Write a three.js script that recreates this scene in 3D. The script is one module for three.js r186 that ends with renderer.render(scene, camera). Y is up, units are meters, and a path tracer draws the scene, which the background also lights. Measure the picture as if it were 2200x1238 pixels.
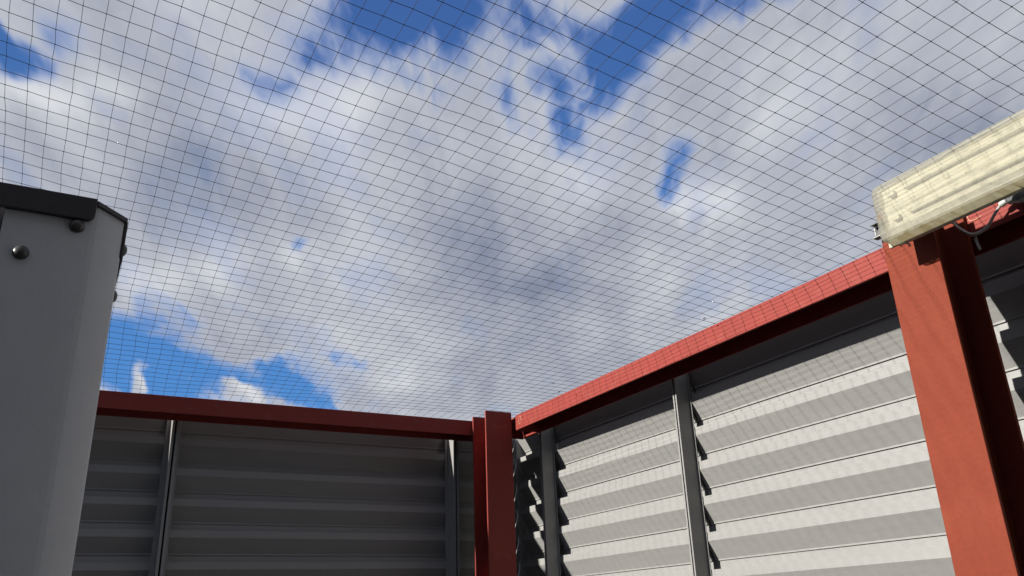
import * as THREE from 'three';
import { mergeGeometries, toCreasedNormals } from 'three/addons/utils/BufferGeometryUtils.js';
import { RoundedBoxGeometry } from 'three/addons/geometries/RoundedBoxGeometry.js';
import { createNoise2D, createNoise3D } from 'simplex-noise';

const EYE = 1.6;                                   // everything below is measured from eye height; Y() puts it above the roof deck
const Y = (y) => y + EYE;
const R = THREE.MathUtils.degToRad;
function rng(seed) { let a = seed >>> 0; return () => { a = (a + 0x6d2b79f5) | 0; let t = Math.imul(a ^ (a >>> 15), 1 | a); t = (t + Math.imul(t ^ (t >>> 7), 61 | t)) ^ t; return ((t ^ (t >>> 14)) >>> 0) / 4294967296; }; }
const sstep = (a, b, x) => { const t = Math.min(1, Math.max(0, (x - a) / (b - a))); return t * t * (3 - 2 * t); };
const lerp = (a, b, t) => a + (b - a) * t;

const scene = new THREE.Scene();

// ---------------------------------------------------------------- camera
const camera = new THREE.PerspectiveCamera(38.11, 1024 / 576, 0.05, 2000);
camera.position.set(0, EYE, 0);
camera.rotation.set(R(21.772), R(-29.065), R(-2.169), 'YXZ');
scene.add(camera);

// ---------------------------------------------------------------- sky: broken cloud over blue, laid out by azimuth and elevation (degrees)
const EXPOSURE = 2.2, SKY_GAIN = 1 / EXPOSURE;
const GAPS = [[19.4,39.0,26.4,38.9,2.24,1.00],[22.0,42.5,24.4,40.6,2.49,1.00],[36.6,36.3,39.4,37.2,1.65,0.95],[39.4,37.2,43.4,38.4,1.71,1.00],[48.9,38.3,51.1,38.4,1.34,0.90],[44.5,38.2,47.5,38.1,1.29,0.75],[29.6,40.0,35.8,39.0,1.49,0.60],[42.7,29.8,41.4,27.9,0.86,0.95],[43.7,30.2,43.7,30.2,0.79,0.65],[45.0,28.3,45.3,27.8,0.84,0.55],[-8.6,32.8,-7.5,32.1,0.97,1.00],[-5.7,32.9,-4.0,32.6,0.76,0.50],[2.7,18.5,4.8,17.4,1.54,0.90],[3.4,19.5,3.7,19.4,1.01,0.70],[2.1,17.0,2.1,16.9,1.37,1.05],[2.5,15.9,7.3,15.7,1.13,1.00],[1.9,15.1,11.6,14.8,1.08,1.00],[11.5,15.9,16.4,16.1,0.85,0.95],[14.0,14.7,16.5,14.2,0.91,0.95],[18.0,16.4,18.1,16.4,0.62,0.50],[6.2,17.7,6.3,17.7,0.72,0.50],[12.9,24.6,13.0,24.7,0.46,0.60],[13.4,37.9,14.4,38.6,1.31,0.55],[16.0,37.3,16.1,37.3,1.03,0.50],[21.4,34.9,21.4,34.9,1.07,0.70],[24.0,34.5,24.0,34.5,0.77,0.60],[32.4,36.0,33.5,35.5,0.85,0.60],[31.0,38.5,31.1,38.4,1.20,0.50],[-2.9,34.7,-2.9,34.7,1.03,0.35],[29.3,34.3,29.9,32.8,1.09,0.50],[34.1,33.5,34.4,32.5,0.93,0.45],[9.8,34.6,11.9,34.5,1.02,0.45],[19.8,37.0,19.9,36.9,1.20,0.70],[2.2,21.4,2.2,21.4,0.69,0.45]];
const PUFFS = [[4.6,15.6,4.2,14.9,0.56,1.30],[10.3,14.2,11.8,14.1,0.77,1.50],[20.3,15.4,20.3,15.3,1.87,0.60],[17.6,14.4,17.7,14.4,0.86,0.50]];
const TONES = [[-6.3,30.4,-1.9,31.0,1.16,0.28],[0.6,32.0,0.8,32.0,1.22,0.20],[12.0,32.9,17.7,34.0,1.80,0.22],[9.3,32.2,9.5,32.1,1.32,0.12],[51.3,33.1,49.0,31.6,2.72,0.20],[42.5,26.7,45.6,27.2,1.16,0.40],[37.0,22.2,39.4,22.6,1.01,0.28],[8.4,23.0,3.2,21.2,1.30,0.22],[12.8,23.8,12.9,23.8,0.79,0.20],[20.6,15.5,20.6,15.5,1.31,0.22],[10.7,14.4,11.6,14.2,0.89,0.40],[35.5,28.8,36.2,28.6,1.72,0.12],[29.5,30.9,29.6,30.9,2.04,0.10],[15.0,31.2,15.7,31.4,1.82,0.08],[4.5,15.3,4.6,15.3,0.56,0.25],[6.2,28.0,12.5,27.4,2.67,-0.20],[25.7,23.7,32.2,21.8,3.51,-0.28],[31.9,21.0,32.0,20.9,1.91,-0.22],[61.8,27.7,63.5,24.9,2.66,-0.30],[57.9,27.3,58.2,27.2,2.15,-0.16],[15.2,27.1,15.3,27.1,1.54,-0.10],[3.4,26.0,3.4,26.0,1.83,-0.15],[34.5,24.7,36.3,25.8,1.58,-0.15],[25.5,15.5,32.1,15.2,1.90,-0.12],[-4.4,26.3,-4.3,26.2,1.68,-0.10],[48.8,28.8,49.1,28.7,1.76,-0.08],[21.5,21.8,22.2,21.2,1.90,-0.06]];
function makeSky() {
  const W = 4096, H = 2048, data = new Float32Array(W * H * 4);
  const n3 = createNoise3D(rng(11));
  const fbm = (x, y, z, oct, gain = 0.5) => { let s = 0, a = 0.5, t = 0; for (let i = 0; i < oct; i++) { s += a * n3(x, y, z); t += a; a *= gain; x = x * 2.03 + 7.1; y = y * 2.03 - 3.7; z = z * 2.03 + 1.9; } return s / t; };
  const vec = (az, el) => { const a = R(az), e = R(el); return [Math.sin(a) * Math.cos(e), Math.sin(e), -Math.cos(a) * Math.cos(e)]; };
  const prep = (L) => L.map(([a1, e1, a2, e2, r, s]) => ({ p: vec(a1, e1), q: vec(a2, e2), r: R(r), s }));
  const gaps = prep(GAPS), puffs = prep(PUFFS), tones = prep(TONES);
  const dist = (b, x, y, z) => {
    const dx = b.q[0] - b.p[0], dy = b.q[1] - b.p[1], dz = b.q[2] - b.p[2], l = dx * dx + dy * dy + dz * dz;
    const t = l > 1e-9 ? Math.min(1, Math.max(0, ((x - b.p[0]) * dx + (y - b.p[1]) * dy + (z - b.p[2]) * dz) / l)) : 0;
    return Math.hypot(x - b.p[0] - t * dx, y - b.p[1] - t * dy, z - b.p[2] - t * dz);
  };
  const mid = vec(29, 25);
  for (let j = 0; j < H; j++) {
    const el = ((j + 0.5) / H - 0.5) * Math.PI, y = Math.sin(el), c = Math.cos(el);
    for (let i = 0; i < W; i++) {
      const k = (j * W + i) * 4;
      if (el < -0.03) { data[k] = 0.2 * SKY_GAIN; data[k + 1] = 0.22 * SKY_GAIN; data[k + 2] = 0.25 * SKY_GAIN; data[k + 3] = 1; continue; }
      const ph = ((i + 0.5) / W - 0.5) * 2 * Math.PI, x = c * Math.cos(ph), z = c * Math.sin(ph);
      const h = Math.max(y, 0) + 0.20, X = x / h, Z = z / h;                       // where the line of sight meets the cloud layer
      const px = (X * 0.469 - Z * 0.883) * 0.42, pz = X * 0.883 + Z * 0.469;       // cloud streets drawn out along azimuth 28 degrees
      const cos = x * mid[0] + y * mid[1] + z * mid[2], near = cos > 0.66;
      const w1 = fbm(px * 1.8, pz * 1.8, 3.3, near ? 4 : 2), w2 = fbm(px * 1.8, pz * 1.8, 9.7, near ? 4 : 2), w3 = near ? fbm(px * 6, pz * 6, 21.3, 4) : 0, w4 = near ? fbm(px * 6, pz * 6, 31.1, 4) : 0;
      const wx = x + 0.024 * w1 + 0.020 * w3, wy = y + 0.020 * w2 + 0.018 * w4, wz = z - 0.024 * w1 + 0.016 * w4;
      const detail = fbm(px * 3.4 + w1 * 0.5, pz * 3.4 + w2 * 0.5, 1.7, near ? 6 : 4, 0.52), fine = near ? fbm(px * 14 + w3 * 1.2, pz * 14 + w4 * 1.2, 5.1, 4, 0.55) : 0;
      let g = 0, tone = 0;
      if (cos > 0.75) {
        for (const b of gaps) { const d = dist(b, wx, wy, wz) / b.r; if (d < 2.5) { const v = 1.08 * b.s * (1 - sstep(-0.1, 2.5, d)); g = Math.max(g, v) + 0.25 * Math.min(g, v); } }
        for (const b of puffs) { const d = dist(b, wx, wy, wz) / b.r; if (d < 1.5) g -= b.s * (1 - sstep(0.3, 1.5, d)); }
        for (const b of tones) { const d = dist(b, wx, wy, wz) / b.r; if (d < 2.4) tone += b.s * Math.exp(-d * d * 0.9); }
      }
      const away = 1 - sstep(0.70, 0.80, cos);                                     // the same kind of broken cloud all round
      if (away > 0) { const b = fbm(px * 1.1 + 4, pz * 1.1, 13.3, 3); g = Math.max(g, away * sstep(0.10, 0.50, b)); tone += away * 0.25 * fbm(px * 1.4, pz * 1.4, 41.7, 3); }
      const veil = 0.16 * sstep(0.0, 0.55, w3 * 0.7 + w2 * 0.6);                   // thin places where a little blue shows
      const q = g * 1.05 + sstep(0.0, 0.45, g) * (detail * 0.95 + fine * 0.42 + w4 * 0.3);
      const cover = (1 - veil) * (1 - 0.97 * Math.pow(sstep(0.0, 1.15, q), 1.1));
      const t = Math.min(1, Math.max(0, 0.565 + tone * (tone > 0 ? 1.45 : 1.1) + detail * 0.27 + w2 * 0.18 + fine * 0.10 + 0.10 * sstep(0.05, 0.4, g)));
      const e = sstep(0.1, 0.75, y);
      const br = lerp(0.080, 0.036, e), bg = lerp(0.28, 0.105, e), bb = lerp(0.68, 0.335, e);
      const cr = lerp(0.190, 0.700, t), cg = lerp(0.226, 0.716, t), cb = lerp(0.322, 0.755, t);
      const thin = 4 * cover * (1 - cover) * 0.04;
      data[k] = (lerp(br, cr, cover) - thin * 0.6) * SKY_GAIN; data[k + 1] = (lerp(bg, cg, cover) - thin * 0.2) * SKY_GAIN; data[k + 2] = (lerp(bb, cb, cover) + thin) * SKY_GAIN; data[k + 3] = 1;
    }
  }
  const t = new THREE.DataTexture(data, W, H, THREE.RGBAFormat, THREE.FloatType);
  t.mapping = THREE.EquirectangularReflectionMapping; t.colorSpace = THREE.LinearSRGBColorSpace; t.magFilter = t.minFilter = THREE.LinearFilter; t.wrapS = THREE.RepeatWrapping; t.needsUpdate = true;
  return t;
}
const sky = makeSky();
scene.background = sky;
scene.environment = sky;

// ---------------------------------------------------------------- sun: low, over the left wall and a little from behind the far wall
const sun = new THREE.DirectionalLight(new THREE.Color().setRGB(1, 0.955, 0.87), 5);
sun.position.set(1.5 - 10, EYE + 4.1, -2 - 1.15);
sun.target.position.set(1.5, EYE, -2);
sun.castShadow = true; sun.shadow.radius = 1.5; sun.shadow.mapSize.set(4096, 4096);
Object.assign(sun.shadow.camera, { left: -7, right: 7, top: 5, bottom: -5, near: 0.5, far: 30 });
scene.add(sun, sun.target);

const renderer = new THREE.WebGLRenderer({ antialias: true });
renderer.setSize(1024, 576);
renderer.toneMapping = THREE.LinearToneMapping;
renderer.toneMappingExposure = EXPOSURE;
renderer.shadowMap.enabled = true;

// ---------------------------------------------------------------- helpers
const names = new Map();
function numbered(n) { const k = names.get(n) ?? 0; names.set(n, k + 1); return k ? `${n}_${String(k).padStart(3, '0')}` : n; }
function thing(name, label, category, group) { const o = new THREE.Group(); o.name = numbered(name); o.userData = { label, category }; if (group) o.userData.group = group; scene.add(o); return o; }
function part(name, geo, mat, parent) { const m = new THREE.Mesh(geo, mat); m.name = name; m.castShadow = m.receiveShadow = true; parent.add(m); return m; }
function metreUV(g) {                                                              // box projection: 1 uv = 1 m
  if (g.index) g = g.toNonIndexed();
  const p = g.attributes.position, n = g.attributes.normal, uv = new Float32Array(p.count * 2);
  for (let i = 0; i < p.count; i++) {
    const ax = Math.abs(n.getX(i)), ay = Math.abs(n.getY(i)), az = Math.abs(n.getZ(i)), x = p.getX(i), y = p.getY(i), z = p.getZ(i);
    if (ax >= ay && ax >= az) { uv[2 * i] = z; uv[2 * i + 1] = y; } else if (ay >= az) { uv[2 * i] = z; uv[2 * i + 1] = x; } else { uv[2 * i] = x; uv[2 * i + 1] = y; }
  }
  g.setAttribute('uv', new THREE.BufferAttribute(uv, 2));
  return g;
}
function box(x0, x1, y0, y1, z0, z1, r = 0.0015) {
  const w = x1 - x0, h = y1 - y0, d = z1 - z0;
  const g = r > 0 ? new RoundedBoxGeometry(w, h, d, 2, Math.min(r, w / 3, h / 3, d / 3)) : new THREE.BoxGeometry(w, h, d);
  g.translate((x0 + x1) / 2, (y0 + y1) / 2, (z0 + z1) / 2);
  return metreUV(g);
}
function tube(pts, r, seg = 40, sides = 10) { return new THREE.TubeGeometry(new THREE.CatmullRomCurve3(pts.map((p) => new THREE.Vector3(...p))), seg, r, sides, false); }
function lathe(pts, seg = 24) { return new THREE.LatheGeometry(pts.map(([r, y]) => new THREE.Vector2(r, y)), seg); }

// ---------------------------------------------------------------- textures and materials
const n2 = createNoise2D(rng(5));
const fb2 = (x, y, o) => { let s = 0, a = 0.5, t = 0; for (let i = 0; i < o; i++) { s += a * n2(x, y); t += a; a *= 0.5; x = x * 2.07 + 3.1; y = y * 2.07 - 5.3; } return s / t; };
function texture(size, repeat, f, color = true) {                                  // f(u, v) in 0..1, mirrored so that the repeat has no seam
  const d = new Uint8Array(size * size * 4);
  for (let j = 0; j < size; j++) for (let i = 0; i < size; i++) {
    const c = f(i / size, j / size), k = (j * size + i) * 4;
    for (let q = 0; q < 3; q++) d[k + q] = Math.max(0, Math.min(255, Math.round(255 * (Array.isArray(c) ? c[q] : c))));
    d[k + 3] = 255;
  }
  const t = new THREE.DataTexture(d, size, size);
  t.wrapS = t.wrapT = THREE.MirroredRepeatWrapping; t.magFilter = THREE.LinearFilter; t.minFilter = THREE.LinearMipmapLinearFilter; t.generateMipmaps = true;
  t.repeat.set(repeat[0], repeat[1]); if (color) t.colorSpace = THREE.SRGBColorSpace; t.needsUpdate = true;
  return t;
}
const toS = (l) => (l <= 0.0031308 ? 12.92 * l : 1.055 * Math.pow(l, 1 / 2.4) - 0.055);
const tint = (rgb, m) => rgb.map((c) => toS(Math.max(0, c * m)));
const redBase = [0.172, 0.024, 0.018];
const redTex = texture(512, [0.9, 0.9], (u, v) => {
  const m = 1 + 0.10 * fb2(u * 5, v * 5, 5) + 0.07 * fb2(u * 60, v * 60, 3);
  const chip = sstep(0.70, 0.80, fb2(u * 70 + 11, v * 70, 2)) * sstep(0.05, 0.4, fb2(u * 6 + 3, v * 6, 3));
  const chalky = chip * 0.8 + sstep(0.25, 0.6, fb2(u * 9 + 40, v * 9, 5)) * 0.25;
  return tint([lerp(redBase[0], 0.21, chalky), lerp(redBase[1], 0.055, chalky), lerp(redBase[2], 0.042, chalky)], m);
});
const grain = texture(512, [4, 4], (u, v) => 0.5 + 0.25 * fb2(u * 90, v * 90, 3) + 0.25 * fb2(u * 14, v * 14, 3), false);
const slatTex = texture(512, [0.45, 2.2], (u, v) => {
  const m = 1 + 0.045 * fb2(u * 4, v * 12, 4) + 0.04 * fb2(u * 70, v * 90, 3) - 0.10 * sstep(0.45, 0.75, fb2(u * 26 + 9, v * 12, 4)) - 0.22 * sstep(0.66, 0.80, fb2(u * 60 + 77, v * 70, 2));
  return tint([0.186, 0.185, 0.181], m);
});
const oxideTex = texture(512, [0.9, 0.9], (u, v) => {
  const m = 1 + 0.09 * fb2(u * 5 + 60, v * 5, 5) + 0.06 * fb2(u * 60, v * 60 + 9, 3), c = sstep(0.2, 0.6, fb2(u * 7 + 90, v * 3, 5)) * 0.3;
  return tint([lerp(0.140, 0.156, c), lerp(0.0255, 0.036, c), lerp(0.0120, 0.019, c)], m);
});
const greyTex = texture(256, [3, 3], (u, v) => tint([0.45, 0.47, 0.505], 1 + 0.05 * fb2(u * 80, v * 80, 3) + 0.04 * fb2(u * 5, v * 5, 3)));
const deckTex = texture(512, [0.35, 0.35], (u, v) => tint([0.085, 0.083, 0.08], 1 + 0.25 * fb2(u * 6, v * 6, 5) + 0.15 * fb2(u * 70, v * 70, 3)));
const M = {
  red: new THREE.MeshPhysicalMaterial({ name: 'red_paint', map: redTex, roughness: 0.62, specularIntensity: 0.45, bumpMap: grain, bumpScale: 0.0004 }),
  oxide: new THREE.MeshPhysicalMaterial({ name: 'faded_red_paint', map: oxideTex, roughness: 0.75, specularIntensity: 0.35, bumpMap: grain, bumpScale: 0.0004 }),
  slat: new THREE.MeshStandardMaterial({ name: 'grey_coated_metal', map: slatTex, roughness: 0.55, bumpMap: grain, bumpScale: 0.0002 }),
  post: new THREE.MeshStandardMaterial({ name: 'grey_mullion_metal', map: slatTex, roughness: 0.45 }),
  dark: new THREE.MeshStandardMaterial({ name: 'dark_gap', color: new THREE.Color().setRGB(0.03, 0.03, 0.032), roughness: 0.9 }),
  cabinet: new THREE.MeshStandardMaterial({ name: 'cabinet_grey', map: greyTex, roughness: 0.55, bumpMap: grain, bumpScale: 0.0002 }),
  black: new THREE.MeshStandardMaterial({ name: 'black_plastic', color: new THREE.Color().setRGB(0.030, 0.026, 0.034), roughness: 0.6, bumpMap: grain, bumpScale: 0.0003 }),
  bolt: new THREE.MeshStandardMaterial({ name: 'bolt_dark', color: new THREE.Color().setRGB(0.05, 0.05, 0.052), roughness: 0.35 }),
  twine: new THREE.MeshStandardMaterial({ name: 'net_twine', color: new THREE.Color().setRGB(0.012, 0.012, 0.016), roughness: 0.85 }),
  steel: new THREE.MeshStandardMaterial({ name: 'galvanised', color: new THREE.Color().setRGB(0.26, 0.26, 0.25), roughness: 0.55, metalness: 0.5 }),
  body: new THREE.MeshStandardMaterial({ name: 'fixture_body', color: new THREE.Color().setRGB(0.30, 0.28, 0.22), roughness: 0.6 }),
  cable: new THREE.MeshStandardMaterial({ name: 'cable_sheath', color: new THREE.Color().setRGB(0.28, 0.26, 0.24), roughness: 0.55 }),
  gland: new THREE.MeshStandardMaterial({ name: 'gland_white', color: new THREE.Color().setRGB(0.42, 0.41, 0.38), roughness: 0.5 }),
  plug: new THREE.MeshStandardMaterial({ name: 'plug_grey', color: new THREE.Color().setRGB(0.17, 0.18, 0.185), roughness: 0.28 }),
  chalk: new THREE.MeshStandardMaterial({ name: 'chalk', color: new THREE.Color().setRGB(0.42, 0.26, 0.16), roughness: 0.95 }),
  render: new THREE.MeshStandardMaterial({ name: 'wall_render', color: new THREE.Color().setRGB(0.13, 0.125, 0.12), roughness: 0.9, bumpMap: grain, bumpScale: 0.001 }),
  reflector: new THREE.MeshStandardMaterial({ name: 'white_reflector', color: new THREE.Color().setRGB(0.64, 0.63, 0.58), roughness: 0.5 }),
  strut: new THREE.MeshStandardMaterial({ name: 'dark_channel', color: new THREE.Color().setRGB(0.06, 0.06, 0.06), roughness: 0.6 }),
  deck: new THREE.MeshStandardMaterial({ name: 'roof_deck', map: deckTex, roughness: 0.9 }),
};

// ---------------------------------------------------------------- ground
{
  const g = new THREE.PlaneGeometry(600, 600); g.rotateX(-Math.PI / 2); const uv = g.attributes.uv; for (let i = 0; i < uv.count; i++) uv.setXY(i, uv.getX(i) * 600, uv.getY(i) * 600);
  const m = part('ground', g, M.deck, scene); m.userData = { kind: 'structure', label: 'grey roof deck under the enclosure', category: 'ground' };
}

// ---------------------------------------------------------------- louvre walls.  local x = outwards from the beam's inner face, local z = along the wall
const PITCH = 0.14, GROOVE = 0.4745, XN = 0.233;
const slatLine = [[0.0435, 0.030], [0.0435, -0.041], [0.001, -0.0345], [0, -0.067], [0.0375, -0.135], [0.0375, -0.1408]];
function slatShape(line) {                                                         // folded sheet 1.6 mm thick
  const T = 0.0016, out = [], off = [];
  line.forEach((p, i) => {
    const d = (a, b) => { const l = Math.hypot(b[0] - a[0], b[1] - a[1]); return [(b[0] - a[0]) / l, (b[1] - a[1]) / l]; };
    const d1 = i ? d(line[i - 1], p) : d(p, line[1]), d2 = i < line.length - 1 ? d(p, line[i + 1]) : d1;
    let nx = -(d1[1] + d2[1]), ny = d1[0] + d2[0]; const l = Math.hypot(nx, ny), s = T / Math.max(0.45, l / 2) / l; nx *= s; ny *= s;
    out.push(p); off.push([p[0] + nx, p[1] + ny]);
  });
  const s = new THREE.Shape(); [...out, ...off.reverse()].forEach(([x, y], i) => (i ? s.lineTo(x, y) : s.moveTo(x, y))); s.closePath();
  return s;
}
const slatGeos = new Map();
function slatGeo(len, top) {
  const k = len.toFixed(3) + top;
  if (!slatGeos.has(k)) {
    const line = top ? [[0.0435, -0.036], ...slatLine.slice(1)] : slatLine;
    const g = new THREE.ExtrudeGeometry(slatShape(line), { depth: len, bevelEnabled: false });
    slatGeos.set(k, metreUV(g));
  }
  return slatGeos.get(k);
}
function halfChannel(s, w) {                                                       // web + back flange of one of the two back-to-back channels; s = side, w = [inner, outer, flange end]
  const H0 = Y(0.9995), y0 = 0.004, a = s * w[0], b = s * w[1], c = s * w[2], lo = Math.min, hi = Math.max;
  return mergeGeometries([box(0.160, 0.228, y0, H0, lo(a, b), hi(a, b), 0.001), box(0.228, 0.2318, y0 + 0.002, H0 - 0.002, lo(a, c), hi(a, c), 0.0008)]);
}
const SLIM = [0.0035, 0.0115, 0.021], WIDE = [0.0042, 0.0160, 0.034];
const halves = new Map([SLIM, WIDE].map((w) => [w, [halfChannel(-1, w), halfChannel(1, w)]])), gapStrip = box(0.200, 0.215, 0.01, Y(0.99), -0.0033, 0.0033, 0), cover = box(0.2795, 0.2820, 0.01, Y(0.99), -0.07, 0.07, 0);
function louvreWall(label, place, mullions, z0, z1, profile = SLIM, kMax = 18) {
  const t = thing('louvre_wall', label, 'louvre wall', undefined); place(t);
  const edges = [z0, ...mullions, z1], r = rng(Math.round(z0 * 100) + 999);
  for (let b = 0; b < edges.length - 1; b++) {
    const a0 = edges[b] + (b ? 0.006 : 0), a1 = edges[b + 1] - (b < edges.length - 2 ? 0.006 : 0);
    for (let k = 0; k < kMax; k++) {
      const yg = Y(GROOVE + PITCH * (4 - k)); if (yg < 0.15) break;
      const m = part('slat', slatGeo(a1 - a0, k === 0), M.slat, t);
      m.position.set(XN + (r() - 0.5) * 0.0008, yg + (r() - 0.5) * 0.0010, a0); m.rotation.y = (r() - 0.5) * 0.0006;
    }
  }
  for (const z of mullions) {
    const g = new THREE.Group(); g.name = 'mullion'; g.position.z = z; t.add(g);
    part('channel', halves.get(profile)[0], M.post, g); part('channel', halves.get(profile)[1], M.post, g); part('joint_strip', gapStrip, M.dark, g); part('cover_strip', cover, M.post, g);
  }
  return t;
}
const RX = 2.085, BZ = -3.956;
const wallR = louvreWall('sunlit grey horizontal slat wall on the right, below the bright red beam', (t) => t.position.set(RX, 0, 0), [-3.7946, -2.673, -1.551, -0.43], -4.176, 0.7);
louvreWall('shaded dark grey horizontal slat wall at the back, behind the cabinet', (t) => { t.position.set(0, 0, BZ); t.rotation.y = Math.PI / 2; }, [-2.40, -0.964, 0.4695, 1.9025], -3.6, 2.308, WIDE);
louvreWall('unseen slat wall closing the left side, put in to cut sky light', (t) => { t.position.set(-3.4, 0, 0); t.rotation.y = Math.PI; }, [-1.3, 0, 1.3, 2.6], -2.4, 3.95);  // unseen side of the enclosure, put in to keep sky light down
part('corner_post', box(0.226, 0.33, 0.004, Y(0.999), -4.275, -4.178, 0.002), M.post, wallR);
{ // unseen wall added behind the viewer: keeps the sky off everything that faces it
  const t = thing('added_shade_wall', 'plain dark unseen wall added behind the viewer to hold back sky light', 'sky_blocker');
  part('wall', box(-3.6, 2.6, 0, 4.5, 1.5, 1.8, 0), M.render, t); part('coping', box(-3.7, 2.7, 4.501, 4.60, 1.42, 1.88, 0.01), M.body, t);
}

// ---------------------------------------------------------------- top beams: channels lying flat, legs down
function topBeam(label, place, z0, z1, zb = z0) {
  const t = thing('top_beam', label, 'steel beam'); place(t);
  part('front_flange', box(0, 0.0105, Y(0.922), Y(1.0), z0, z1, 0.002), M.red, t);
  part('web', box(0.0107, 0.1408, Y(0.9905), Y(0.9985), zb + 0.001, z1 - 0.001, 0.001), M.red, t);
  part('back_flange', box(0.141, 0.1505, Y(0.922), Y(0.9998), zb, z1, 0.002), M.red, t);
  return t;
}
const beamR = topBeam('bright sunlit red steel beam along the top of the right slat wall', (t) => t.position.set(RX, 0, 0), -3.768, 0.7, -3.953);
topBeam('dark red shaded steel beam along the top of the back slat wall', (t) => { t.position.set(0, 0, BZ); t.rotation.y = Math.PI / 2; }, -3.6, 2.2345);
function chalk(pts, r = 0.0011) { part('chalk_mark', tube(pts.map(([y, z]) => [-0.0006, Y(y), z]), r, 24, 5).scale(1, 1, 1), M.chalk, beamR); }
part('end_plate', box(0.0107, 0.1408, Y(0.9215), Y(0.9903), -3.776, -3.768, 0.001), M.red, beamR);
for (const pts of [[[0.9871,-3.7182],[0.9765,-3.7070],[0.9826,-3.6981],[0.9697,-3.7116],[0.9643,-3.6956]],[[0.9764,-3.7331],[0.9565,-3.7327],[0.9461,-3.7255],[0.9527,-3.7150]],[[0.9811,-1.1886],[0.9632,-1.1844],[0.9605,-1.1686],[0.9634,-1.1504]]]) chalk(pts);

// ---------------------------------------------------------------- steel columns (H sections)
function column(label, x, z, turn, top, paint) {
  const t = thing('steel_column', label, 'steel column', 'red steel columns'); t.position.set(x, 0, z); t.rotation.y = turn;   // front flange faces local +z, centred on x
  const hw = 0.076, fl = 0.011, dp = 0.159;
  part('front_flange', box(-hw, hw, 0.012, top, -fl, 0, 0.002), paint, t);
  part('web', box(-0.004, 0.004, 0.012, top - 0.001, -dp + fl + 0.0002, -fl - 0.0002, 0.001), paint, t);
  part('back_flange', box(-hw, hw, 0.012, top - 0.0005, -dp, -dp + fl, 0.002), paint, t);
  part('base_plate', box(-0.14, 0.14, 0, 0.0118, -0.22, 0.06, 0.002), paint, t);
}
column('dark red steel column in the corner where the two slat walls meet', 1.9978, -3.79, 0, Y(1.02), M.red);
column('sunlit orange red steel column beside the end of the light fitting', 1.923, -1.2695, -Math.PI / 2, Y(1.02), M.oxide);

// ---------------------------------------------------------------- bird net
const NX = [0.631445, 0.877423, -0.008168, 0.001373, 0.007074, 0.007028, 0.000233, -0.000255, -0.002453, 0.000529];
const NZ = [-1.833662, 0.033022, -0.76213, 0.007282, 0.005832, -0.00171, -0.00442, -0.000332, -0.001028, 0.000653];
const NC = [0.053846, 0.005004, 0.0019, -0.001443];
function netRaw(i, j) {
  const u = (i - 18) / 18, v = j / 15, b = [1, u, v, u * u, u * v, v * v, u * u * u, u * u * v, u * v * v, v * v * v];
  const x = b.reduce((s, q, k) => s + q * NX[k], 0), z = b.reduce((s, q, k) => s + q * NZ[k], 0), dx = 2.1 - x, dz = z + 3.96;
  return [x, 1.012 + dx * dz * (NC[0] + NC[1] * dx + NC[2] * dz + NC[3] * dx * dz), z];
}
const nj = createNoise3D(rng(77));
function netAt(i, j) {
  const ic = Math.max(-4, i), jc = Math.max(-30, j), p = netRaw(ic, jc);
  if (i < ic) { const q = netRaw(ic + 1, jc); p[0] += (q[0] - p[0]) * (i - ic); p[2] += (q[2] - p[2]) * (i - ic); }
  if (j < jc) { const q = netRaw(ic, jc + 1); p[0] += (q[0] - p[0]) * (j - jc); p[2] += (q[2] - p[2]) * (j - jc); }
  const s = 0.0016;
  p[0] += s * nj(i * 0.9, j * 0.9, 0) + 0.003 * nj(i * 0.13, j * 0.13, 4); p[1] += 0.002 * nj(i * 0.5, j * 0.5, 8) + 0.004 * nj(i * 0.1, j * 0.1, 12); p[2] += s * nj(i * 0.9, j * 0.9, 16) + 0.003 * nj(i * 0.13, j * 0.13, 20);
  p[1] = Math.max(p[1], 1.0045);
  return p;
}
const NET_X = RX + 0.05, NET_Z = BZ - 0.05;
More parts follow.
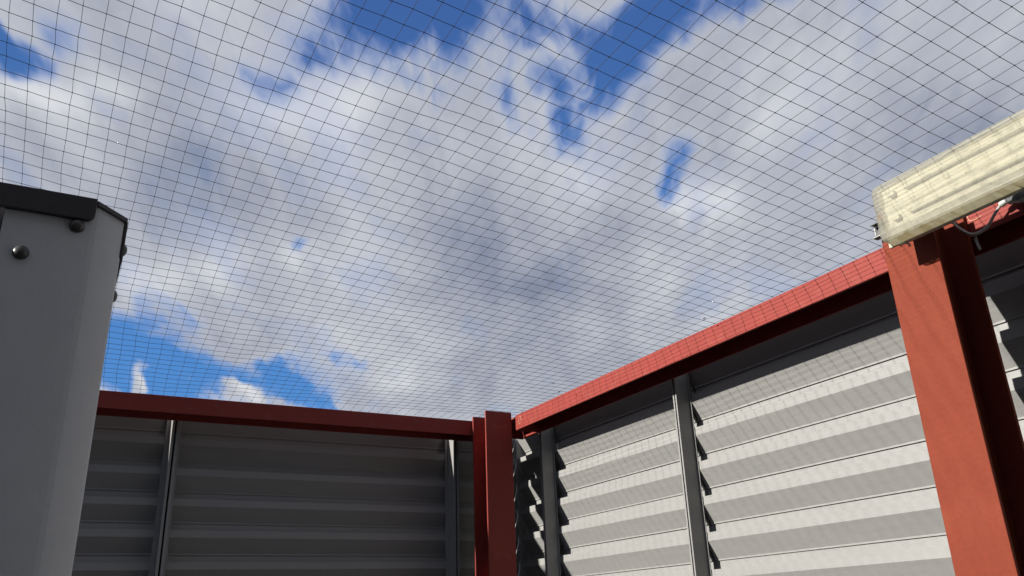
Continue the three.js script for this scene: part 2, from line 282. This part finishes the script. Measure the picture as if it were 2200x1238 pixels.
{
  const net = thing('bird_net', 'black square mesh bird net stretched over the whole enclosure', 'net');
  const I0 = -26, I1 = 52, J0 = -42, J1 = 48, knots = [], inside = (p) => p[0] < NET_X && p[2] > NET_Z;
  const cut = (a, b) => { let t = 1; if (b[0] > NET_X) t = Math.min(t, (NET_X - a[0]) / (b[0] - a[0])); if (b[2] < NET_Z) t = Math.min(t, (NET_Z - a[2]) / (b[2] - a[2])); return a.map((v, k) => lerp(v, b[k], t)); };
  function strand(pts, r) {
    const V = [], N = [], I = [], S = 5, n = pts.length;
    for (let k = 0; k < n; k++) {
      const a = new THREE.Vector3(...pts[Math.max(0, k - 1)]), b = new THREE.Vector3(...pts[Math.min(n - 1, k + 1)]), d = b.sub(a).normalize();
      const s1 = new THREE.Vector3().crossVectors(d, new THREE.Vector3(0, 1, 0)).normalize(), s2 = new THREE.Vector3().crossVectors(s1, d);
      for (let q = 0; q < S; q++) { const an = (q / S) * 2 * Math.PI, o = s1.clone().multiplyScalar(Math.cos(an)).addScaledVector(s2, Math.sin(an)); V.push(pts[k][0] + o.x * r, Y(pts[k][1]) + o.y * r, pts[k][2] + o.z * r); N.push(o.x, o.y, o.z); }
      if (k) for (let q = 0; q < S; q++) { const a0 = (k - 1) * S + q, a1 = (k - 1) * S + (q + 1) % S; I.push(a0, a0 + S, a1, a1, a0 + S, a1 + S); }
    }
    const g = new THREE.BufferGeometry(); g.setAttribute('position', new THREE.Float32BufferAttribute(V, 3)); g.setAttribute('normal', new THREE.Float32BufferAttribute(N, 3)); g.setIndex(I);
    part('strand', g, M.twine, net);
  }
  const line = (f, r) => { const pts = []; for (const p of f) { if (inside(p)) { pts.push(p); continue; } if (pts.length) pts.push(cut(pts[pts.length - 1], p)); break; } if (pts.length > 2) strand(pts, r); };
  for (let j = J0; j <= J1; j++) { const f = []; for (let i = I0; i <= I1; i++) { const p = netAt(i, j); f.push(p); if (inside(p)) knots.push(p); } line(f, 0.00074); }
  for (let i = I0; i <= I1; i++) { const f = []; for (let j = J0; j <= J1; j++) f.push(netAt(i, j)); line(f, 0.00058); }
  const oct = new THREE.OctahedronGeometry(0.0026), base = oct.attributes.position, P = new Float32Array(knots.length * base.count * 3);
  knots.forEach((k, q) => { for (let v = 0; v < base.count; v++) { const o = (q * base.count + v) * 3; P[o] = k[0] + base.getX(v); P[o + 1] = Y(k[1]) + base.getY(v) * 0.8; P[o + 2] = k[2] + base.getZ(v); } });
  const kg = new THREE.BufferGeometry(); kg.setAttribute('position', new THREE.BufferAttribute(P, 3)); kg.computeVertexNormals();
  part('knots', kg, M.twine, net).userData.kind = 'stuff';
  part('edge_cable', tube([[NET_X, Y(1.0032), -3.99], [NET_X, Y(1.0032), -2], [NET_X, Y(1.0032), 0.6]], 0.002, 60, 6), M.steel, net);
  part('edge_cable', tube([[-1.3, Y(1.0032), NET_Z], [0.5, Y(1.0032), NET_Z], [2.12, Y(1.0032), NET_Z]], 0.002, 60, 6), M.steel, net);
  for (const [x, z] of [[1.969, -3.184], [2.075, -3.31], [2.03, -2.2]]) {
    const g = new THREE.TorusGeometry(0.004, 0.0012, 6, 14); g.rotateX(1.1); g.translate(x, Y(1.012), z); part('clip_ring', g, M.black, net);
  }
}
{ // fixing bolt of the net on the corner end of the right beam
  const t = thing('net_bolt', 'small dark bolt standing on the corner end of the bright red beam', 'bolt'); t.position.set(2.110, Y(0.9988), -3.735);
  part('washer', lathe([[0, 0], [0.009, 0], [0.009, 0.002], [0, 0.002]], 16), M.steel, t);
  part('shank', lathe([[0, 0.002], [0.0045, 0.002], [0.0045, 0.016], [0.003, 0.018], [0, 0.018]], 12), M.black, t);
}

// ---------------------------------------------------------------- cabinet at the left, close to the camera
{
  const t = thing('grey_cabinet', 'tall light grey metal cabinet with black top edging and dome bolts', 'cabinet');
  const zf = -0.85, c = 0.0274, top = Y(0.404);
  const s = new THREE.Shape(); const P = [[-0.078, 0], [-0.003, 0], [0.0015, -0.0022], [c - 0.002, -c + 0.001], [c, -c - 0.003], [c, -0.085], [0.0, -0.085], [-0.078, -0.03]];
  P.forEach(([x, z], i) => (i ? s.lineTo(x, z) : s.moveTo(x, z))); s.closePath();
  let g = new THREE.ExtrudeGeometry(s, { depth: top - 0.002, bevelEnabled: false }); g.rotateX(-Math.PI / 2); g = metreUV(toCreasedNormals(g, R(28)));
  // rotateX(-90deg) turns shape y into -z: mirror so that the front stays towards the camera
  g.scale(1, 1, -1); { const p = g.attributes.position, n = g.attributes.normal; for (const a of [p, n, g.attributes.uv]) { const w = a.itemSize; for (let i = 0; i < a.count; i += 3) for (let q = 0; q < w; q++) { const h = a.array[(i + 1) * w + q]; a.array[(i + 1) * w + q] = a.array[(i + 2) * w + q]; a.array[(i + 2) * w + q] = h; } } }
  g.translate(0, 0.002, zf);
  part('corner_post', g, M.cabinet, t);
  part('side_panel', box(c - 0.006, c - 0.002, 0.02, top - 0.01, zf - 0.75, zf - 0.0855, 0.001), M.cabinet, t);
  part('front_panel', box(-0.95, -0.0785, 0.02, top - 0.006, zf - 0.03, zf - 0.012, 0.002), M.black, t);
  part('left_panel', box(-0.97, -0.951, 0.0, top - 0.004, zf - 0.75, zf - 0.012, 0.002), M.cabinet, t);
  part('back_panel', box(-0.9505, c - 0.0065, 0.02, top - 0.006, zf - 0.77, zf - 0.7505, 0.002), M.cabinet, t);
  part('lid', box(-0.96, c - 0.007, top - 0.0055, top + 0.0005, zf - 0.765, zf - 0.0305, 0.001), M.black, t);
  // black edging: front, chamfer, side
  const e = new THREE.Shape(); e.moveTo(-0.96, 0.3838); e.lineTo(-0.009, 0.3838); e.quadraticCurveTo(-0.0025, 0.3838, -0.0022, 0.391); e.lineTo(-0.0022, 0.4065); e.lineTo(-0.96, 0.4065); e.closePath();
  const eg = new THREE.ExtrudeGeometry(e, { depth: 0.004, bevelEnabled: true, bevelThickness: 0.001, bevelSize: 0.001, bevelSegments: 2 }); eg.translate(0, EYE, zf + 0.0012);
  part('edging', metreUV(eg), M.black, t);
  const ch = box(-0.004, 0.0385, Y(0.4012), Y(0.4062), -0.003, 0.003, 0.0008); ch.rotateY(Math.PI / 4); ch.translate(0.0005, 0, zf - 0.0005); part('edging', ch, M.black, t);
  part('edging', box(c - 0.0015, c + 0.0028, Y(0.362), Y(0.4045), zf - 0.70, zf - c - 0.001, 0.0015), M.black, t);
  const dome = lathe([[0, 0.0062], [0.003, 0.0058], [0.0055, 0.0044], [0.0068, 0.0022], [0.0072, 0.0006], [0.0072, -0.001]], 28);
  const bolt = (x, y, z, ry) => { const m = part('bolt', dome, M.bolt, t); m.rotation.set(0, ry, 0); m.rotation.order = 'YXZ'; m.rotation.x = Math.PI / 2; m.position.set(x, Y(y), z); };
  for (const y of [0.3405, 0.04, -0.26, -0.56, -0.86, -1.16]) bolt(-0.0583, y, zf, 0);
  bolt(-0.0156, 0.3769, zf, 0);
  bolt(c + 0.0006, 0.381, zf - c - 0.025, Math.PI / 2); for (const y of [0.328, 0.02, -0.3, -0.6]) bolt(c - 0.0022, y, zf - c - 0.025, Math.PI / 2);
}

// ---------------------------------------------------------------- light fitting along the right wall
const FZ0 = -1.262, FZ1 = 0.25;
const diffTex = (() => {                                                           // aged acrylic: streaks along its length, grime and moss along the lower edge
  const W = 2048, H = 256, d = new Uint8Array(W * H * 4);                           // v over 0.2 m of height from y = 0.85, u over the length
  for (let j = 0; j < H; j++) for (let i = 0; i < W; i++) {
    const y = 0.85 + (j / H) * 0.2, zz = (i / W) * 1.55, k = (j * W + i) * 4;
    let m = 1 + 0.05 * fb2(zz * 4, y * 160, 3) + 0.05 * fb2(zz * 1.2, y * 420, 2);
    const blot = sstep(0.15, 0.6, fb2(zz * 14 + 5, y * 26, 5)), blot2 = sstep(0.3, 0.62, fb2(zz * 40 + 35, y * 60, 4));
    const low = sstep(0.30, 0.55, fb2(zz * 22 + 70, y * 30, 4) + 0.75 * (1 - sstep(0.862, 0.884, y)) - 0.25);
    const moss = sstep(0.55, 0.75, fb2(zz * 30 + 170, y * 40, 3) + 0.7 * (1 - sstep(0.860, 0.872, y)) - 0.1);
    let c = [0.64, 0.625, 0.55]; m *= 1 - 0.16 * blot - 0.14 * blot2;
    c = c.map((v, q) => lerp(v, [0.42, 0.38, 0.22][q], 0.6 * low)); c = c.map((v, q) => lerp(v, [0.10, 0.10, 0.025][q], 0.8 * moss));
    const s = tint(c, m); for (let q = 0; q < 3; q++) d[k + q] = Math.max(0, Math.min(255, Math.round(s[q] * 255))); d[k + 3] = 255;
  }
  const t = new THREE.DataTexture(d, W, H); t.colorSpace = THREE.SRGBColorSpace; t.magFilter = THREE.LinearFilter; t.wrapS = t.wrapT = THREE.ClampToEdgeWrapping; t.needsUpdate = true; return t;
})();
const diffMat = new THREE.MeshPhysicalMaterial({ name: 'aged_diffuser', map: diffTex, roughness: 0.42, transmission: 0.86, thickness: 0, specularIntensity: 0.6, side: THREE.DoubleSide });
function diffUV(g) { const p = g.attributes.position, uv = new Float32Array(p.count * 2); for (let i = 0; i < p.count; i++) { uv[2 * i] = (p.getZ(i) - FZ0 + 0.01) / 1.55; uv[2 * i + 1] = (p.getY(i) - EYE - 0.85) / 0.2; } g.setAttribute('uv', new THREE.BufferAttribute(uv, 2)); return g; }
{
  const t = thing('light_fitting', 'long cream linear light fitting with weathered ribbed diffuser, top right', 'light fitting');
  const loop = (x, y0, y1, z0, z1, r) => { const o = []; for (const [cy, cz, a0] of [[y1 - r, z1 - r, 0], [y0 + r, z1 - r, 1], [y0 + r, z0 + r, 2], [y1 - r, z0 + r, 3]]) for (let k = 0; k <= 6; k++) { const a = (a0 + k / 6) * Math.PI / 2; o.push([x, Y(cy + r * Math.cos(a)), cz + r * Math.sin(a)]); } return o; };
  const loops = [loop(1.834, 0.868, 1.032, FZ0, FZ1, 0.022), loop(1.802, 0.8695, 1.0305, FZ0 + 0.002, FZ1 - 0.002, 0.021), loop(1.7965, 0.8725, 1.0275, FZ0 + 0.005, FZ1 - 0.005, 0.019), loop(1.794, 0.8785, 1.0215, FZ0 + 0.011, FZ1 - 0.011, 0.004)];
  const V = [], I = [], n = loops[0].length; loops.forEach((l) => l.forEach((p) => V.push(...p)));
  for (let a = 0; a < loops.length - 1; a++) for (let k = 0; k < n; k++) { const p = a * n + k, q = a * n + (k + 1) % n; I.push(p, q, p + n, q, q + n, p + n); }
    let g = new THREE.BufferGeometry(); g.setAttribute('position', new THREE.Float32BufferAttribute(V, 3)); g.setIndex(I); g = toCreasedNormals(g.toNonIndexed(), R(24));
  const dif = part('diffuser', diffUV(g), diffMat, t);
  // fluted front, closing the opening of the frame
  const y0 = 0.8785, y1 = 1.0215, NY = 120, ZS = [FZ0 + 0.011, FZ0 + 0.0115, -1.0, -0.6, -0.2, FZ1 - 0.0115, FZ1 - 0.011], FV = [], FI = [];
  ZS.forEach((z, a) => { const end = a && a < ZS.length - 1 ? 1 : 0; for (let k = 0; k <= NY; k++) { const v = k / NY, ends = sstep(0, 0.02, v) * sstep(0, 0.02, 1 - v); FV.push(1.794 - 0.00045 * (k % 2) * ends * end, Y(lerp(y0, y1, v)), z); } });
  for (let a = 0; a < ZS.length - 1; a++) for (let k = 0; k < NY; k++) { const p = a * (NY + 1) + k, q = p + NY + 1; FI.push(p, q, p + 1, q, q + 1, p + 1); }
  const fg = new THREE.BufferGeometry(); fg.setAttribute('position', new THREE.Float32BufferAttribute(FV, 3)); fg.setIndex(FI);
  part('fluted_front', diffUV(toCreasedNormals(fg.toNonIndexed(), R(30))), diffMat, dif);
  const tray = new THREE.Shape(); for (const [i, [x, y]] of [[1.830, 0.893], [1.822, 0.905], [1.8195, 0.908], [1.8195, 0.950], [1.8155, 0.957], [1.8155, 0.970], [1.8195, 0.977], [1.8195, 1.0185], [1.822, 1.0205], [1.830, 1.026]].entries()) i ? tray.lineTo(x, y) : tray.moveTo(x, y);
  const tg = new THREE.ExtrudeGeometry(tray, { depth: FZ1 - 0.02 + 1.241, bevelEnabled: false }); tg.translate(0, EYE, -1.241); part('gear_tray', metreUV(tg), M.reflector, t);
  for (const y of [0.929, 0.997]) {
    const c = new THREE.CylinderGeometry(0.0055, 0.0055, FZ1 + 1.13, 18); c.rotateX(Math.PI / 2); c.translate(1.8135, Y(y), (FZ1 - 1.21) / 2); part('tube', c, M.reflector, t);
    part('lamp_holder', box(1.8070, 1.8190, Y(y - 0.0075), Y(y + 0.0075), -1.220, -1.2005, 0.003), M.reflector, t);
  }
  part('housing', box(1.8395, 1.8745, Y(0.876), Y(1.024), FZ0 + 0.008, FZ1 - 0.008, 0.012), M.body, t);
  part('seal_rim', box(1.8305, 1.8392, Y(0.8662), Y(1.0340), FZ0 - 0.002, FZ1 + 0.002, 0.003), M.body, t);
  for (const z of [-1.225, -0.85, -0.45, -0.05]) {
    const c = new THREE.TorusGeometry(0.009, 0.0022, 8, 20, Math.PI * 1.4); c.rotateX(Math.PI / 2); c.scale(1.6, 1, 1); c.translate(1.842, Y(0.8630), z); part('clip', c, M.steel, t);
  }
}
{ // slotted channel on the column that carries the fitting
  const t = thing('slotted_channel', 'short grey slotted steel channel behind the end of the light fitting', 'bracket');
  const z0 = -1.353, z1 = -0.25, s = new THREE.Shape(); s.moveTo(z0, 0.9475); s.lineTo(z1, 0.9475); s.lineTo(z1, 0.9845); s.lineTo(z0, 0.9845); s.closePath();
  for (let z = z0 + 0.009; z < z1 - 0.02; z += 0.022) for (const y of [0.957, 0.975]) { const h = new THREE.Path(); h.absellipse(z, y, 0.0028, 0.0028, 0, Math.PI * 2); s.holes.push(h); }
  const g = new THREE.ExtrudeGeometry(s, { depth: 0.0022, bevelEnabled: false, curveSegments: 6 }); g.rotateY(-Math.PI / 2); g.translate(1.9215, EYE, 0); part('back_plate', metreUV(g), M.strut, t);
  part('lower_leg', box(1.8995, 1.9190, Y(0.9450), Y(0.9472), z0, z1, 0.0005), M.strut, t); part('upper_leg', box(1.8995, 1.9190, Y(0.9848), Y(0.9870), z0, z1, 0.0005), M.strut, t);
  part('lip', box(1.8970, 1.8993, Y(0.9450), Y(0.9485), z0, z1, 0.0005), M.steel, t); part('lip', box(1.8970, 1.8993, Y(0.9835), Y(0.9870), z0, z1, 0.0005), M.strut, t); part('lit_end_edge', box(1.9165, 1.9192, Y(0.9474), Y(0.9846), z0 - 0.0032, z0 - 0.0002, 0.0005), M.steel, t);  // pale lower lip and end strip: sunlit edges put into the colour
  for (const z of [-1.05, -0.5]) part('fixing_block', box(1.8748, 1.9185, Y(0.9515), Y(0.980), z - 0.0151, z + 0.015, 0.001), M.steel, t);
}
{ // supply cable and connector on the beam below the fitting
  const t = thing('supply_cable', 'grey cable loop with white gland and grey plug under the light fitting', 'cable'), PX = 2.056;
  part('lead', tube([[PX - 0.01, Y(0.990), -1.236], [PX, Y(0.972), -1.218], [PX, Y(0.9438), -1.2022], [PX, Y(0.9110), -1.170], [PX, Y(0.9125), -1.1324], [PX, Y(0.9434), -1.0959], [PX, Y(0.9585), -1.0765]], 0.0039, 60, 12), M.cable, t);
  const along = (g, y, z, tilt) => { g.rotateX(Math.PI / 2 - tilt); g.translate(PX, Y(y), z); return g; };
  part('gland', along(lathe([[0, 0], [0.0052, 0], [0.0080, 0.003], [0.0090, 0.016], [0.0090, 0.024], [0, 0.024]], 12), 0.955, -1.082, 0.35), M.gland, t);
  const pl = part('plug', along(lathe([[0, 0], [0.012, 0], [0.0165, 0.004], [0.0180, 0.018], [0.0225, 0.024], [0.0260, 0.034], [0.0260, 0.075], [0.0225, 0.078], [0.0225, 0.086], [0.0262, 0.089], [0.0262, 0.130], [0.012, 0.140], [0, 0.140]], 10), 0.9625, -1.062, 0.02), M.plug, t);
  for (let k = 0; k < 6; k++) { const a = (k / 6) * Math.PI * 2 + 0.3, g = new THREE.SphereGeometry(0.0085, 12, 8); g.scale(1, 1.7, 0.3); g.translate(0, 0.054, 0.0252); g.rotateY(a); part('grip', along(g, 0.9625, -1.062, 0.02), M.plug, pl); }
  part('lead', tube([[PX, Y(0.965), -0.924], [PX, Y(0.967), -0.86], [PX + 0.012, Y(0.964), -0.70], [PX + 0.0245, Y(0.966), -0.30], [PX + 0.0245, Y(0.966), 0.6]], 0.0039, 40, 12), M.cable, t);
}
{ // short white rod hanging below the beam behind the column
  const t = thing('white_rod', 'short white rod hanging behind the sunlit red column', 'cable end');
  part('rod_body', tube([[2.1000, Y(0.990), -1.188], [2.1000, Y(0.930), -1.190], [2.1000, Y(0.905), -1.190], [2.101, Y(0.882), -1.187]], 0.0042, 24, 10), M.gland, t);
}

renderer.render(scene, camera);
